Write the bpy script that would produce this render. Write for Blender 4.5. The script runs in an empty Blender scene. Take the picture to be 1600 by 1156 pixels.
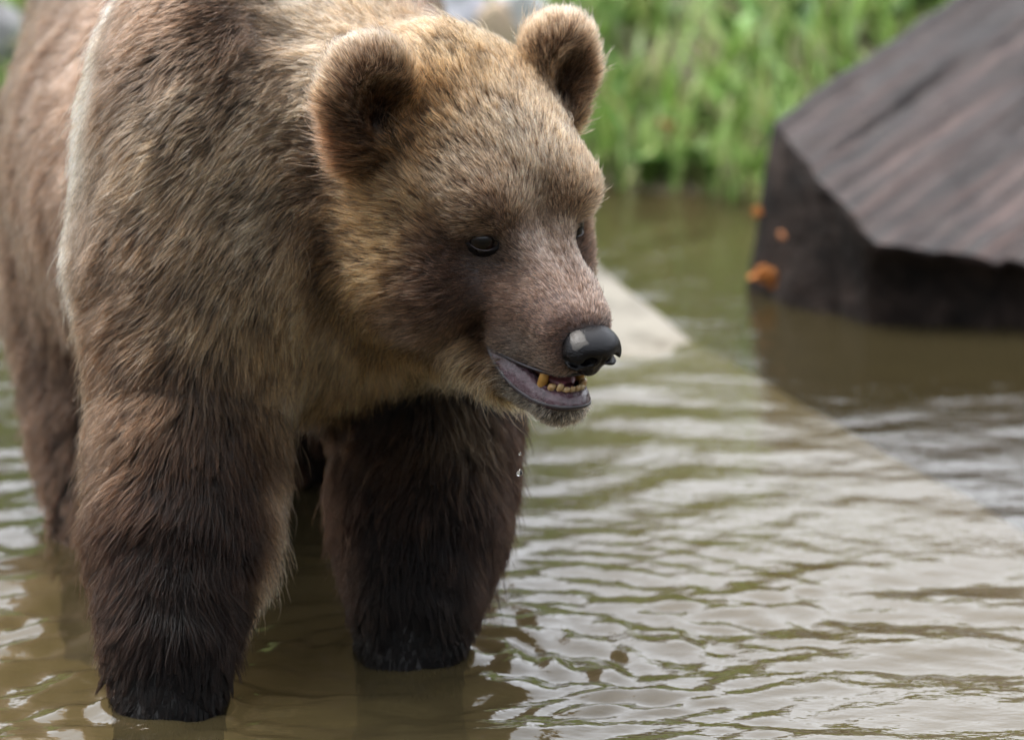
import bpy, bmesh, math, random
import numpy as np
from mathutils import Vector, Matrix, kdtree

rng = np.random.default_rng(7)
random.seed(7)
SC = bpy.context.scene
COL = SC.collection
R = math.radians

# ------------------------------------------------------------------ camera
CAM_H = 1.61
PITCH = R(12.3)
cam_d = bpy.data.cameras.new('camera')
cam = bpy.data.objects.new('camera', cam_d)
COL.objects.link(cam)
cam.location = (0, 0, CAM_H)
cam.rotation_euler = (R(90) - PITCH, 0, 0)
cam_d.lens = 230
cam_d.sensor_width = 36
cam_d.clip_start = 0.1
cam_d.clip_end = 1500
cam_d.dof.use_dof = True
cam_d.dof.focus_distance = 5.98
cam_d.dof.aperture_fstop = 4.7
SC.camera = cam

# ------------------------------------------------------------------ sky, sun, exposure
world = bpy.data.worlds.new('World')
SC.world = world
world.use_nodes = True
wn, wl = world.node_tree.nodes, world.node_tree.links
sky = wn.new('ShaderNodeTexSky')
sky.sky_type = 'NISHITA'
sky.sun_disc = False
sky.sun_elevation = R(70)
sky.sun_rotation = R(-54)
sky.air_density = 1.0
sky.dust_density = 4.0
hs = wn.new('ShaderNodeHueSaturation')          # an overcast sky: nearly white
hs.inputs['Saturation'].default_value = 0.24
bg = wn['Background']
wl.new(sky.outputs['Color'], hs.inputs['Color'])
wl.new(hs.outputs['Color'], bg.inputs['Color'])
bg.inputs['Strength'].default_value = 0.15
sun_d = bpy.data.lights.new('sun', 'SUN')
sun_d.energy = 0.8
sun_d.angle = R(40)
sun_d.color = (1.0, 0.97, 0.93)
sun = bpy.data.objects.new('sun', sun_d)
COL.objects.link(sun)
SUN_DIR = Vector((-.28, .20, .94)).normalized()
sun.rotation_euler = SUN_DIR.to_track_quat('Z', 'Y').to_euler()
SC.view_settings.view_transform = 'Standard'
SC.view_settings.look = 'None'
SC.view_settings.exposure = 2.2
SC.view_settings.gamma = 1.0
SC.cycles.max_bounces = 10
SC.cycles.diffuse_bounces = 3
SC.cycles.glossy_bounces = 4
SC.cycles.transmission_bounces = 6
SC.cycles.transparent_max_bounces = 12
SC.cycles.caustics_reflective = False
SC.cycles.caustics_refractive = False
SC.cycles_curves.shape = 'RIBBONS'
SC.cycles_curves.subdivisions = 2
SC.cycles.use_denoising = True

# ------------------------------------------------------------------ helpers
def tag(o, label=None, cat=None, group=None, kind=None):
    if label: o['label'] = label
    if cat: o['category'] = cat
    if group: o['group'] = group
    if kind: o['kind'] = kind
    return o

def mesh_obj(name, verts, faces, mat=None, parent=None, smooth=True):
    me = bpy.data.meshes.new(name)
    if isinstance(verts, np.ndarray):
        verts = verts.astype(float).tolist()
    if isinstance(faces, np.ndarray):
        faces = faces.tolist()
    me.from_pydata(verts, [], faces)
    me.update()
    if smooth:
        me.polygons.foreach_set('use_smooth', np.ones(len(me.polygons), bool))
    if mat: me.materials.append(mat)
    o = bpy.data.objects.new(name, me)
    COL.objects.link(o)
    if parent: o.parent = parent
    return o

def mat_new(name):
    m = bpy.data.materials.new(name)
    m.use_nodes = True
    nt = m.node_tree
    return m, nt.nodes, nt.links, nt.nodes['Principled BSDF']

def vnoise(P, scale, seed=0):
    """value noise in -1..1, P (N,3)"""
    q = P * scale + 137.31 + seed * 17.17
    i = np.floor(q).astype(np.int64)
    f = q - i
    f = f * f * (3 - 2 * f)
    def h(a, b, c):
        n = (a * 73856093) ^ (b * 19349663) ^ (c * 83492791) ^ (seed * 2654435)
        n = (n ^ (n >> 13)) * 1274126177
        n = n ^ (n >> 16)
        return (n & 0xffff) / 32767.5 - 1
    r = 0
    for dx in (0, 1):
        wx = f[:, 0] if dx else 1 - f[:, 0]
        for dy in (0, 1):
            wy = f[:, 1] if dy else 1 - f[:, 1]
            for dz in (0, 1):
                wz = f[:, 2] if dz else 1 - f[:, 2]
                r = r + wx * wy * wz * h(i[:, 0] + dx, i[:, 1] + dy, i[:, 2] + dz)
    return r

def fbm(P, scale, oct=3, seed=0):
    r, a = 0, 1.0
    for k in range(oct):
        r = r + a * vnoise(P, scale * 2.03 ** k, seed + k)
        a *= 0.5
    return r

def sstep(a, b, x):
    t = np.clip((x - a) / (b - a), 0, 1)
    return t * t * (3 - 2 * t)

# ------------------------------------------------------------------ the bear as one implicit surface
E0 = np.array([0.012, 6.0, 0.433])                       # midpoint between the eyes
YAW, HP = R(39), R(20)
HF = np.array([math.sin(YAW) * math.cos(HP), -math.cos(YAW) * math.cos(HP), -math.sin(HP)])
HL = np.array([math.cos(YAW), math.sin(YAW), 0.0])
HU = np.array([math.sin(YAW) * math.sin(HP), -math.cos(YAW) * math.sin(HP), math.cos(HP)])
HM = np.stack([HF, HL, HU])                              # rows: forward, left, up
def H(f, l, u):
    return E0 + (HF * f + HL * l + HU * u) * 0.01
def toH(P):
    return ((P - E0) @ HM.T) * 100.0                     # head frame, centimetres

def ell(P, c, r):
    q = P - np.asarray(c); r = np.asarray(r, float)
    k0 = np.linalg.norm(q / r, axis=1); k1 = np.linalg.norm(q / (r * r), axis=1) + 1e-9
    return k0 * (k0 - 1) / k1
def cone(P, a, b, ra, rb):
    a = np.asarray(a, float); b = np.asarray(b, float)
    ab = b - a
    h = np.clip((P - a) @ ab / (ab @ ab), 0, 1)
    return np.linalg.norm(P - a - h[:, None] * ab, axis=1) - (ra + (rb - ra) * h)
def smin(a, b, k):
    h = np.clip(0.5 + 0.5 * (b - a) / k, 0, 1)
    return b + (a - b) * h - k * h * (1 - h)
def smax(a, b, k):
    return -smin(-a, -b, k)

NEAR_LEG = [(-.300, 6.14, .36, .112), (-.306, 6.09, .25, .090), (-.314, 6.00, .14, .080), (-.319, 5.93, .065, .055), (-.321, 5.895, -.01, .049), (-.321, 5.885, -.08, .052)]
FAR_LEG = [(-.085, 6.28, .36, .110), (-.085, 6.24, .22, .088), (-.088, 6.16, .12, .078), (-.095, 6.10, .05, .056), (-.098, 6.08, -.01, .050), (-.098, 6.07, -.08, .052)]
NEAR_HIND = [(-.395, 6.88, .30, .15), (-.405, 6.76, .20, .125), (-.405, 6.66, .10, .095), (-.40, 6.60, .02, .075), (-.40, 6.56, -.08, .065)]
FAR_HIND = [(-.17, 7.0, .30, .14), (-.19, 6.92, .19, .11), (-.20, 6.88, .08, .085), (-.20, 6.86, -.02, .07), (-.20, 6.82, -.08, .06)]

def sdf_head(Q):
    """head frame, cm"""
    sx = Q.copy(); sx[:, 1] = np.abs(sx[:, 1])           # symmetric
    d = ell(sx, (-11, 0, 1.5), (12, 9.8, 9.5))           # cranium
    d = smin(d, ell(sx, (-4.2, 4.3, 2.9), (5.5, 4.8, 4.2)), 3.0)    # brows
    d = smin(d, ell(sx, (-7.5, 6.6, -5.6), (9.0, 5.2, 7.4)), 3.0)   # cheeks
    q = sx * np.array([1, 0.92, 1.0])
    mz = cone(q, (0.5, 0, -4.2), (8.6, 0, -5.5), 5.1, 3.55)        # muzzle
    d = smin(d, mz, 2.6)
    d = smin(d, cone(sx, (-1.5, 1.9, .2), (8.6, 1.7, -4.4), 3.0, 1.8), 2.2)   # broad bridge
    d = smin(d, cone(sx, (4.2, 2.6, -8.2), (10.3, 1.5, -7.4), 1.9, 1.6), 1.2)   # upper lips
    jaw = cone(sx * np.array([1, 0.64, 1]), (-5, 0, -10.8), (10.4, 0, -12.7), 3.9, 1.75)
    d = smin(d, jaw, 1.0)
    d = smin(d, ell(sx, (-8, 0, -9), (9, 7, 7)), 2.5)    # throat
    d = smin(d, ell(sx, (-2.6, 4.6, 3.3), (4.2, 3.8, 2.4)), 1.5)      # brow ridge
    d = smax(d, -ell(sx, (4.6, 6.6, -.6), (3.6, 2.9, 2.2)), 1.6)      # eye hollow
    d = smin(d, ell(sx, (-15.5, 0, 8.2), (6.5, 6.5, 4.0)), 3.0)      # poll
    # mouth opening
    mouth = ell(Q, (11.0, 0, -10.25), (8.0, 4.4, .95))
    d = smax(d, -mouth, 0.5)
    # ears: cupped discs
    ec = np.array([-13.2, 11.2, 9.3])
    en = np.array([0.93, 0.12, 0.30]); en /= np.linalg.norm(en)
    eu = np.array([-0.25, 0.42, 0.87]); eu -= en * (eu @ en); eu /= np.linalg.norm(eu)
    es = np.cross(eu, en)
    X = sx - ec
    L = np.stack([X @ en, X @ es, X @ eu], axis=1)
    e = ell(L, (0, 0, 0), (2.2, 4.6, 5.0))
    e = smax(e, -ell(L, (3.2, 0.0, -0.6), (3.0, 3.2, 3.7)), 0.7)
    e = smin(e, ell(L, (-0.7, 0, -4.6), (3.2, 4.6, 3.6)), 2.2)
    e = smax(e, -ell(L, (3.2, 0.0, -2.0), (3.4, 2.5, 3.2)), 0.8)
    d = smin(d, e, 1.8)
    return d

def chain(P, pts, k):
    d = None
    for a, b in zip(pts[:-1], pts[1:]):
        c = cone(P, a[:3], b[:3], a[3], b[3])
        d = c if d is None else np.minimum(d, c)
    return d

def paw(P, x, y, z):
    d = ell(P, (x, y - .03, z), (.068, .095, .042))
    for i in range(5):
        ox = (i - 2) * .026
        d = smin(d, ell(P, (x + ox, y - .115 + abs(i - 2) * .012, z - .008), (.017, .034, .022)), .012)
    return d

def sdf(P):
    hd = sdf_head(toH(P)) * 0.01
    d = ell(P, (-.20, 6.36, .405), (.185, .26, .215))             # chest
    d = smin(d, ell(P, (-.305, 6.20, .45), (.104, .16, .21)), .07)   # near shoulder
    d = smin(d, ell(P, (-.085, 6.33, .39), (.10, .16, .155)), .06)
    d = smin(d, ell(P, (-.215, 6.17, .41), (.12, .12, .15)), .08)     # base of the neck    # far shoulder
    d = smin(d, ell(P, (-.25, 6.45, .56), (.12, .24, .11)), .08)     # hump
    b = smin(ell(P, (-.30, 6.85, .35), (.235, .5, .26)), ell(P, (-.31, 7.2, .40), (.22, .28, .23)), .1)
    d = smin(d, b, .05)
    d = smin(d, cone(P, H(-12, 0, 0.5), (-.205, 6.33, .43), .098, .158), .05)   # neck
    d = smin(d, cone(P, H(-8.5, 0, -9.5), (-.165, 6.21, .345), .07, .115), .05)  # throat
    l = chain(P, NEAR_LEG, .03)
    l = np.minimum(l, chain(P, FAR_LEG, .03))
    h = np.minimum(chain(P, NEAR_HIND, .03), chain(P, FAR_HIND, .03))
    d = smin(d, l, .045)
    d = smin(d, h, .06)
    for x, y, z in ((-.321, 5.885, -.11), (-.098, 6.07, -.11), (-.40, 6.56, -.11), (-.20, 6.82, -.11)):
        d = smin(d, paw(P, x, y, z), .03)
    d = smin(d, hd, .03)
    return d

def surface_nets(fn, lo, hi, h, coarse=8, reach=1.0):
    """fn: (N,3)->d.  Sparse evaluation in blocks of coarse cells, dense bookkeeping."""
    lo = np.asarray(lo, float); hi = np.asarray(hi, float)
    nb = np.ceil((hi - lo) / (h * coarse)).astype(int)
    n = nb * coarse + 1
    bi = np.stack(np.meshgrid(*[np.arange(k) for k in nb], indexing='ij'), -1).reshape(-1, 3)
    bc = lo + (bi + 0.5) * h * coarse
    bd = fn(bc)
    near = np.abs(bd) < h * coarse * reach * 1.1
    F = np.ones(n, np.float32)
    loc = np.stack(np.meshgrid(*[np.arange(coarse + 1)] * 3, indexing='ij'), -1).reshape(-1, 3)
    inside = bi[(~near) & (bd < 0)]
    for b in inside:
        s = b * coarse
        F[s[0]:s[0] + coarse + 1, s[1]:s[1] + coarse + 1, s[2]:s[2] + coarse + 1] = -1
    nbi = bi[near]
    for k in range(0, len(nbi), 600):
        idx = (nbi[k:k + 600, None, :] * coarse + loc[None]).reshape(-1, 3)
        F[idx[:, 0], idx[:, 1], idx[:, 2]] = fn(lo + idx * h)
    S = F < 0
    c = np.zeros(n - 1, np.uint8)
    for dx in (0, 1):
        for dy in (0, 1):
            for dz in (0, 1):
                c += S[dx:n[0] - 1 + dx, dy:n[1] - 1 + dy, dz:n[2] - 1 + dz]
    act = np.argwhere((c > 0) & (c < 8))
    vid = np.full(n - 1, -1, np.int32)
    vid[act[:, 0], act[:, 1], act[:, 2]] = np.arange(len(act))
    acc = np.zeros((len(act), 3)); cnt = np.zeros(len(act))
    corners = [(dx, dy, dz) for dx in (0, 1) for dy in (0, 1) for dz in (0, 1)]
    for a in corners:
        for ax in range(3):
            if a[ax]: continue
            b = list(a); b[ax] = 1
            fa = F[act[:, 0] + a[0], act[:, 1] + a[1], act[:, 2] + a[2]].astype(float)
            fb = F[act[:, 0] + b[0], act[:, 1] + b[1], act[:, 2] + b[2]].astype(float)
            m = (fa < 0) != (fb < 0)
            t = np.where(m, fa / np.where(m, fa - fb, 1), 0)
            p = np.array(a, float)[None].repeat(len(act), 0)
            p[:, ax] += t
            acc += p * m[:, None]; cnt += m
    V = lo + (act + acc / cnt[:, None]) * h
    faces = []
    for ax in range(3):
        u, w = (ax + 1) % 3, (ax + 2) % 3
        s0 = S
        sl0 = [slice(None)] * 3; sl1 = [slice(None)] * 3
        sl0[ax] = slice(0, n[ax] - 1); sl1[ax] = slice(1, n[ax])
        e = np.argwhere(S[tuple(sl0)] != S[tuple(sl1)])
        ok = (e[:, u] > 0) & (e[:, w] > 0) & (e[:, u] < n[u] - 1) & (e[:, w] < n[w] - 1)
        e = e[ok]
        flip = S[tuple(sl0)][e[:, 0], e[:, 1], e[:, 2]]
        q = []
        for du, dw in ((1, 1), (0, 1), (0, 0), (1, 0)):
            k = e.copy(); k[:, u] -= du; k[:, w] -= dw
            q.append(vid[k[:, 0], k[:, 1], k[:, 2]])
        q = np.stack(q, 1)
        q = np.where(flip[:, None], q, q[:, ::-1])
        faces.append(q)
    return V, np.concatenate(faces)

def project(fn, V, it=2, eps=1e-3):
    for _ in range(it):
        d = fn(V)
        g = np.stack([fn(V + np.eye(3)[k] * eps) - d for k in range(3)], 1) / eps
        V = V - g * (d / np.maximum((g * g).sum(1), 0.3))[:, None]
    return V

def P(px, py, Y):
    """a point of the place, from where it shows in the 1600 px wide frame and its distance Y"""
    f = 1600 * 230 / 36
    x, y = (px - 800) / f, (578 - py) / f
    d = np.array([x, math.cos(PITCH) + y * math.sin(PITCH), -math.sin(PITCH) + y * math.cos(PITCH)])
    return d * (Y / d[1]) + np.array([0, 0, CAM_H])
def lin(c):
    c = np.asarray(c, float) / 255
    return np.where(c < .04045, c / 12.92, ((c + .055) / 1.055) ** 2.4)

# ------------------------------------------------------------------ materials
def noise_node(n, l, scale, detail=4, rough=.6, coord=None, vec=None, stretch=None):
    t = n.new('ShaderNodeTexNoise')
    t.inputs['Scale'].default_value = scale
    t.inputs['Detail'].default_value = detail
    t.inputs['Roughness'].default_value = rough
    if stretch is not None or coord is not None:
        tc = n.new('ShaderNodeTexCoord')
        mp = n.new('ShaderNodeMapping')
        if stretch is not None:
            if len(stretch) == 2:
                mp.inputs['Rotation'].default_value = stretch[1]
                mp.inputs['Scale'].default_value = stretch[0]
            else:
                mp.inputs['Scale'].default_value = stretch
        l.new(tc.outputs['Object'], mp.inputs['Vector'])
        l.new(mp.outputs['Vector'], t.inputs['Vector'])
    return t
def ramp(n, l, src, stops):
    r = n.new('ShaderNodeValToRGB')
    el = r.color_ramp.elements
    el[0].position, el[0].color = stops[0][0], (*stops[0][1], 1)
    el[1].position, el[1].color = stops[-1][0], (*stops[-1][1], 1)
    for p, c in stops[1:-1]:
        e = el.new(p); e.color = (*c, 1)
    l.new(src, r.inputs['Fac'])
    return r
def bump(n, l, src, dst, strength, dist=0.01):
    b = n.new('ShaderNodeBump')
    b.inputs['Strength'].default_value = strength
    b.inputs['Distance'].default_value = dist
    l.new(src, b.inputs['Height'])
    l.new(b.outputs['Normal'], dst)
    return b

def m_ground():
    m, n, l, p = mat_new('bank_soil')
    t = noise_node(n, l, 6, 8, .65, stretch=(1, 1, 1))
    r = ramp(n, l, t.outputs['Fac'], [(.3, (.035, .026, .016)), (.5, (.07, .055, .03)), (.7, (.05, .07, .025))])
    l.new(r.outputs['Color'], p.inputs['Base Color'])
    p.inputs['Roughness'].default_value = .9
    bump(n, l, t.outputs['Fac'], p.inputs['Normal'], .6, .03)
    return m
def m_concrete():
    m, n, l, p = mat_new('concrete')
    t = noise_node(n, l, 11, 10, .75, stretch=(1, 1, 1))
    t2 = noise_node(n, l, 60, 4, .6, stretch=(1, 1, 1))
    r = ramp(n, l, t.outputs['Fac'], [(.36, (.05, .043, .03)), (.48, (.115, .105, .082)), (.60, (.16, .147, .118)), (.70, (.085, .084, .058))])
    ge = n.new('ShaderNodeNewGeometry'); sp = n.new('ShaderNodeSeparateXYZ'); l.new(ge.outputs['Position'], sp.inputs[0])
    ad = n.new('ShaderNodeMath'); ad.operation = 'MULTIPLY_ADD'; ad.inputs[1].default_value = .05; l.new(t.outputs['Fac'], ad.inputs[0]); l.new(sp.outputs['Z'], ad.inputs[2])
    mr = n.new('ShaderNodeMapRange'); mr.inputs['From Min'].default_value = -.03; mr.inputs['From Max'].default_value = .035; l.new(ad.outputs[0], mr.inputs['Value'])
    mx = n.new('ShaderNodeMix'); mx.data_type = 'RGBA'; mx.inputs['A'].default_value = (.105, .078, .038, 1)   # brown tone blended in under the water line
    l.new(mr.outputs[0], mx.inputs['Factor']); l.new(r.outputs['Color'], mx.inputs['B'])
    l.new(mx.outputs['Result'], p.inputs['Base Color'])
    p.inputs['Roughness'].default_value = .75
    bump(n, l, t2.outputs['Fac'], p.inputs['Normal'], .4, .004)
    return m
def m_water():
    m, n, l, p = mat_new('pond_water')
    n.remove(p)
    out = n['Material Output']
    tr = n.new('ShaderNodeBsdfTransparent'); tr.inputs['Color'].default_value = (.80, .76, .60, 1)
    df = n.new('ShaderNodeBsdfDiffuse'); df.inputs['Color'].default_value = (.050, .040, .019, 1)
    mx = n.new('ShaderNodeMixShader'); mx.inputs['Fac'].default_value = .36
    gl = n.new('ShaderNodeBsdfGlossy'); gl.inputs['Roughness'].default_value = .012
    fr = n.new('ShaderNodeFresnel'); fr.inputs['IOR'].default_value = 1.38
    m2 = n.new('ShaderNodeMixShader')
    l.new(tr.outputs[0], mx.inputs[1]); l.new(df.outputs[0], mx.inputs[2])
    l.new(mx.outputs[0], m2.inputs[1]); l.new(gl.outputs[0], m2.inputs[2])
    l.new(fr.outputs[0], m2.inputs['Fac'])
    t = noise_node(n, l, 42, 3, .55, stretch=((.6, 1, 1), (0, 0, .45)))
    b = n.new('ShaderNodeBump'); b.inputs['Strength'].default_value = .25; b.inputs['Distance'].default_value = .006
    l.new(t.outputs['Fac'], b.inputs['Height'])
    for s_ in (gl, fr): l.new(b.outputs['Normal'], s_.inputs['Normal'])
    l.new(m2.outputs[0], out.inputs['Surface'])
    return m
def m_wood():
    m, n, l, p = mat_new('wet_weathered_wood')
    at = n.new('ShaderNodeAttribute'); at.attribute_name = 'grain'
    t = n.new('ShaderNodeTexNoise'); t.inputs['Scale'].default_value = 1; t.inputs['Detail'].default_value = 9; t.inputs['Roughness'].default_value = .68
    l.new(at.outputs['Vector'], t.inputs['Vector'])
    r = ramp(n, l, t.outputs['Fac'], [(.38, (.0012, .0007, .0006)), (.47, (.008, .0042, .0036)), (.55, (.022, .0125, .0108)), (.68, (.075, .048, .042))])
    l.new(r.outputs['Color'], p.inputs['Base Color'])
    p.inputs['Specular IOR Level'].default_value = .22
    rr = ramp(n, l, t.outputs['Fac'], [(.3, (.4,) * 3), (.7, (.65,) * 3)])
    l.new(rr.outputs['Color'], p.inputs['Roughness'])
    bump(n, l, t.outputs['Fac'], p.inputs['Normal'], .55, .012)
    return m
def m_simple(name, col, rough=.5, spec=.5, sss=0, noise=None, bumps=None, coat=0):
    m, n, l, p = mat_new(name)
    p.inputs['Base Color'].default_value = (*col, 1)
    p.inputs['Roughness'].default_value = rough
    p.inputs['Specular IOR Level'].default_value = spec
    p.inputs['Coat Weight'].default_value = coat
    p.inputs['Coat Roughness'].default_value = .12
    if noise:
        t = noise_node(n, l, noise[0], 5, .6, stretch=(1, 1, 1))
        c2 = noise[1]
        r = ramp(n, l, t.outputs['Fac'], [(.35, col), (.68, c2)])
        l.new(r.outputs['Color'], p.inputs['Base Color'])
    if bumps:
        t = noise_node(n, l, bumps[0], 4, .6, stretch=(1, 1, 1))
        bump(n, l, t.outputs['Fac'], p.inputs['Normal'], bumps[1], bumps[2])
    return m
def m_attr(name, rough=.7, spec=.3, attr='col', trans=0):
    m, n, l, p = mat_new(name)
    at = n.new('ShaderNodeAttribute'); at.attribute_name = attr
    l.new(at.outputs['Color'], p.inputs['Base Color'])
    p.inputs['Roughness'].default_value = rough
    p.inputs['Specular IOR Level'].default_value = spec
    if trans:
        p.inputs['Transmission Weight'].default_value = 0
        tl = n.new('ShaderNodeBsdfTranslucent'); mx = n.new('ShaderNodeMixShader'); mx.inputs['Fac'].default_value = trans
        l.new(at.outputs['Color'], tl.inputs['Color'])
        l.new(p.outputs[0], mx.inputs[1]); l.new(tl.outputs[0], mx.inputs[2])
        l.new(mx.outputs[0], n['Material Output'].inputs['Surface'])
    return m
def set_col(o, cols, name='col', dom='POINT'):
    a = o.data.attributes.new(name, 'FLOAT_COLOR', dom)
    c = np.ones((len(cols), 4), np.float32); c[:, :3] = cols
    a.data.foreach_set('color', c.ravel())

# ------------------------------------------------------------------ setting: ground, slab, water
def graded(lo, hi, a, b, fine, ratio=1.25):
    """1-D coordinates: fine spacing on [a,b], growing outwards to lo / hi"""
    c = list(np.arange(a, b + fine * .5, fine))
    s = fine
    while c[-1] < hi:
        s *= ratio; c.append(c[-1] + s)
    s = fine
    while c[0] > lo:
        s *= ratio; c.insert(0, c[0] - s)
    return np.array(c)
def tensor(xs, ys):
    X, Y = np.meshgrid(xs, ys, indexing='ij')
    nx, ny = X.shape
    i = np.arange(nx * ny).reshape(nx, ny)
    F = np.stack([i[:-1, :-1], i[1:, :-1], i[1:, 1:], i[:-1, 1:]], -1).reshape(-1, 4)
    return X.ravel(), Y.ravel(), F

def shore(x):
    return 8.42 + .06 * np.sin(x * 5 + 1) + .05 * np.sin(x * 11.3) + .25 * sstep(.6, 4, np.abs(x))
def ground_z(x, y):
    t = y - shore(x)
    z = -.5 + .5 * sstep(-.5, 0, t) + np.where(t > 0, .38 * t, 0)
    z = np.where(t > 2.0, .76 + (t - 2.0) * .03, z)
    q = np.stack([x, y, 0 * x], 1)
    z = z + np.where(t > -.1, 1, .2) * (.03 * vnoise(q, 4, 3) + .015 * vnoise(q, 11, 4)) * np.where(np.abs(x) < 8, 1, .3)
    z = np.where(y < 0.5, np.minimum(z, -.5) + .62 * sstep(.5, -1.2, y), z)   # the viewer's bank
    return z
gx, gy, gf = tensor(graded(-400, 400, -1.6, 1.6, .05, 1.22), graded(-300, 600, 7.6, 10.6, .05, 1.22))
ground = mesh_obj('ground', np.stack([gx, gy, ground_z(gx, gy)], 1), gf, m_ground())
tag(ground, kind='structure')

# sloping concrete slab the bear stands on; its right edge runs away under the water
SL_A, SL_B = np.array([.085, 7.86]), np.array([.95, 5.95])
def slab_z(x, y):
    q = np.stack([x, y, 0 * x], 1)
    return np.maximum(-.158, (y - 7.40 - np.maximum(x - .1, -.12) * .8) * (.115 - .06 * sstep(0, .3, x))) + .004 * vnoise(q, 9, 5)
sv, sf = [], []
us = np.linspace(0, 1, 40); vs = np.linspace(0, 1, 140)
for v in vs:
    yy = 8.0 + (4.6 - 8.0) * v
    e = SL_A[0] + (SL_B[0] - SL_A[0]) * (yy - SL_A[1]) / (SL_B[1] - SL_A[1])
    e += .014 * float(vnoise(np.array([[yy, 0, 0]]), 7, 71)[0]) + .006 * float(vnoise(np.array([[yy, 0, 0]]), 23, 72)[0])
    for u in us:
        lf = -.25 - 1.35 * sstep(6.9, 6.2, np.array(yy))
        sv.append((lf + (e - lf) * (u ** .8), yy))
sv = np.array(sv)
sz = slab_z(sv[:, 0], sv[:, 1])
top = np.column_stack([sv, sz]); nU, nV = len(us), len(vs)
top[nU - 1::nU, 2] -= .006
bot = top.copy(); bot[:, 2] = -.62
vv = np.vstack([top, bot]); N0 = len(top)
for j in range(nV - 1):
    for i in range(nU - 1):
        a = j * nU + i
        sf.append((a, a + 1, a + nU + 1, a + nU)[::-1])
    a = j * nU + nU - 1
    sf.append((a, a + N0, a + N0 + nU, a + nU)[::-1])
for i in range(nU - 1):
    sf.append((i, i + 1, i + 1 + N0, i + N0)); 
    a = (nV - 1) * nU + i
    sf.append((a + 1, a, a + N0, a + N0 + 1))
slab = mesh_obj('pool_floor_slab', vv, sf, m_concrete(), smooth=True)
tag(slab, kind='structure')


WG = np.random.default_rng(5)
WAVES = []
for _ in range(70):
    lam = .026 * (8.0 ** WG.random())                      # 2.6 .. 21 cm
    th = R(-62) + WG.normal(0, .55)                        # travel direction, crests lean up to the right
    WAVES.append((lam, math.cos(th), math.sin(th), WG.uniform(0, 6.28)))
def water_z(x, y):
    q = np.stack([x, y, 0 * x], 1)
    wpx = x + .025 * vnoise(q, 6, 21) + .10 * vnoise(q, 2.2, 27); wpy = y + .03 * vnoise(q, 6, 22) + .10 * vnoise(q, 2.2, 28)
    env = [.55 + 1.25 * vnoise(q, 1.7 + .6 * k, 43 + k) for k in range(3)]
    act = .22 + 1.2 * np.exp(-((x - .08) / .20) ** 2 - ((y - 6.05) / .38) ** 2) + .7 * np.exp(-((x + .5) / .2) ** 2 - ((y - 6.1) / .3) ** 2)
    lo_, hi_ = 0, 0
    for k, (lam, cx, cy, ph) in enumerate(WAVES):
        e = np.clip(env[k % 3], .08, 2)
        wv = np.sin(2 * np.pi * (wpx * cx + wpy * cy) / lam + ph)
        a = .0165 * lam * (lam / .1) ** .25
        if lam < .075: hi_ = hi_ + a * wv * e * act * 1.25
        else: lo_ = lo_ + a * wv * e
    z = (lo_ * .50 + hi_ * 1.0) * .36 * (1 - .65 * sstep(6.75, 7.2, y) * sstep(.12, .3, x)) * (1 - .42 * sstep(6.3, 6.8, y))
    for (cx, cy, w, a, ph) in ((-.321, 5.895, .055, .0024, 0), (-.098, 6.08, .05, .0034, 1.5), (-.40, 6.65, .07, .002, .4)):
        r = np.hypot(x - cx, y - cy)
        rr = r + .03 * vnoise(q, 6, 35)
        z += a * np.cos(2 * np.pi * rr / w + ph) * np.exp(-r / .30) * (.6 + .6 * vnoise(q, 4, 36)) * sstep(.05, .12, r)
        z += .006 * np.exp(-((r - .060) / .010) ** 2)
    fade = np.exp(-np.maximum(0, np.hypot(x, y - 6.5) - 3) / 4)
    return z * fade
wx, wy, wf = tensor(graded(-30, 30, -.75, .75, .0045, 1.3), graded(-.6, 12.5, 5.55, 8.2, .0065, 1.25))
water = mesh_obj('water', np.stack([wx, wy, water_z(wx, wy)], 1), wf, m_water())
tag(water, kind='structure')

# ------------------------------------------------------------------ bank vegetation, rocks, log, woodland
def blades(name, n, xr, tr, hmean, wid, cols, seed, leafy=False):
    g = np.random.default_rng(seed)
    x = g.uniform(*xr, n)
    cl = vnoise(np.stack([x, x * 0, x * 0], 1), 3, 9)
    t = tr[0] + (tr[1] - tr[0]) * g.random(n) ** 1.15
    y = shore(x) + t
    q = np.stack([x, y, 0 * x], 1)
    keep = fbm(q, 3.0, 2, 77) > -.75
    x, y, q = x[keep], y[keep], q[keep]; n = len(x)
    z = ground_z(x, y) - .01
    h = hmean * np.clip(g.normal(1, .35, n), .3, 2) * (1 + .4 * vnoise(q, 5, 78))
    a = g.uniform(0, 2 * np.pi, n); lean = g.uniform(.15, .9, n) if not leafy else g.uniform(.5, 1.3, n)
    dx, dy = np.cos(a), np.sin(a)
    sx, sy = -dy, dx
    seg = 4
    prof = [1, .95, .7, .06] if not leafy else [.15, .9, 1.0, .08]
    V = np.empty((n, seg, 2, 3))
    for k in range(seg):
        u = k / (seg - 1)
        bx = x + dx * h * lean * u ** 1.8; by = y + dy * h * lean * u ** 1.8
        bz = z + h * (u - .35 * lean * u ** 2.5)
        w = wid * prof[k] * h / hmean
        V[:, k, 0] = np.stack([bx - sx * w, by - sy * w, bz], 1)
        V[:, k, 1] = np.stack([bx + sx * w, by + sy * w, bz], 1)
    b = (np.arange(n) * seg * 2)[:, None]
    F = np.concatenate([b + np.array([[2 * k, 2 * k + 1, 2 * k + 3, 2 * k + 2]]) for k in range(seg - 1)])
    o = mesh_obj(name, V.reshape(-1, 3), F, m_attr(name + '_blade', .5, .35, trans=.3))
    c = np.array(cols)[g.choice(len(cols), n)] * np.exp(g.normal(0, .22, n))[:, None]
    set_col(o, np.repeat(c, seg * 2, 0))
    return o
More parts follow.
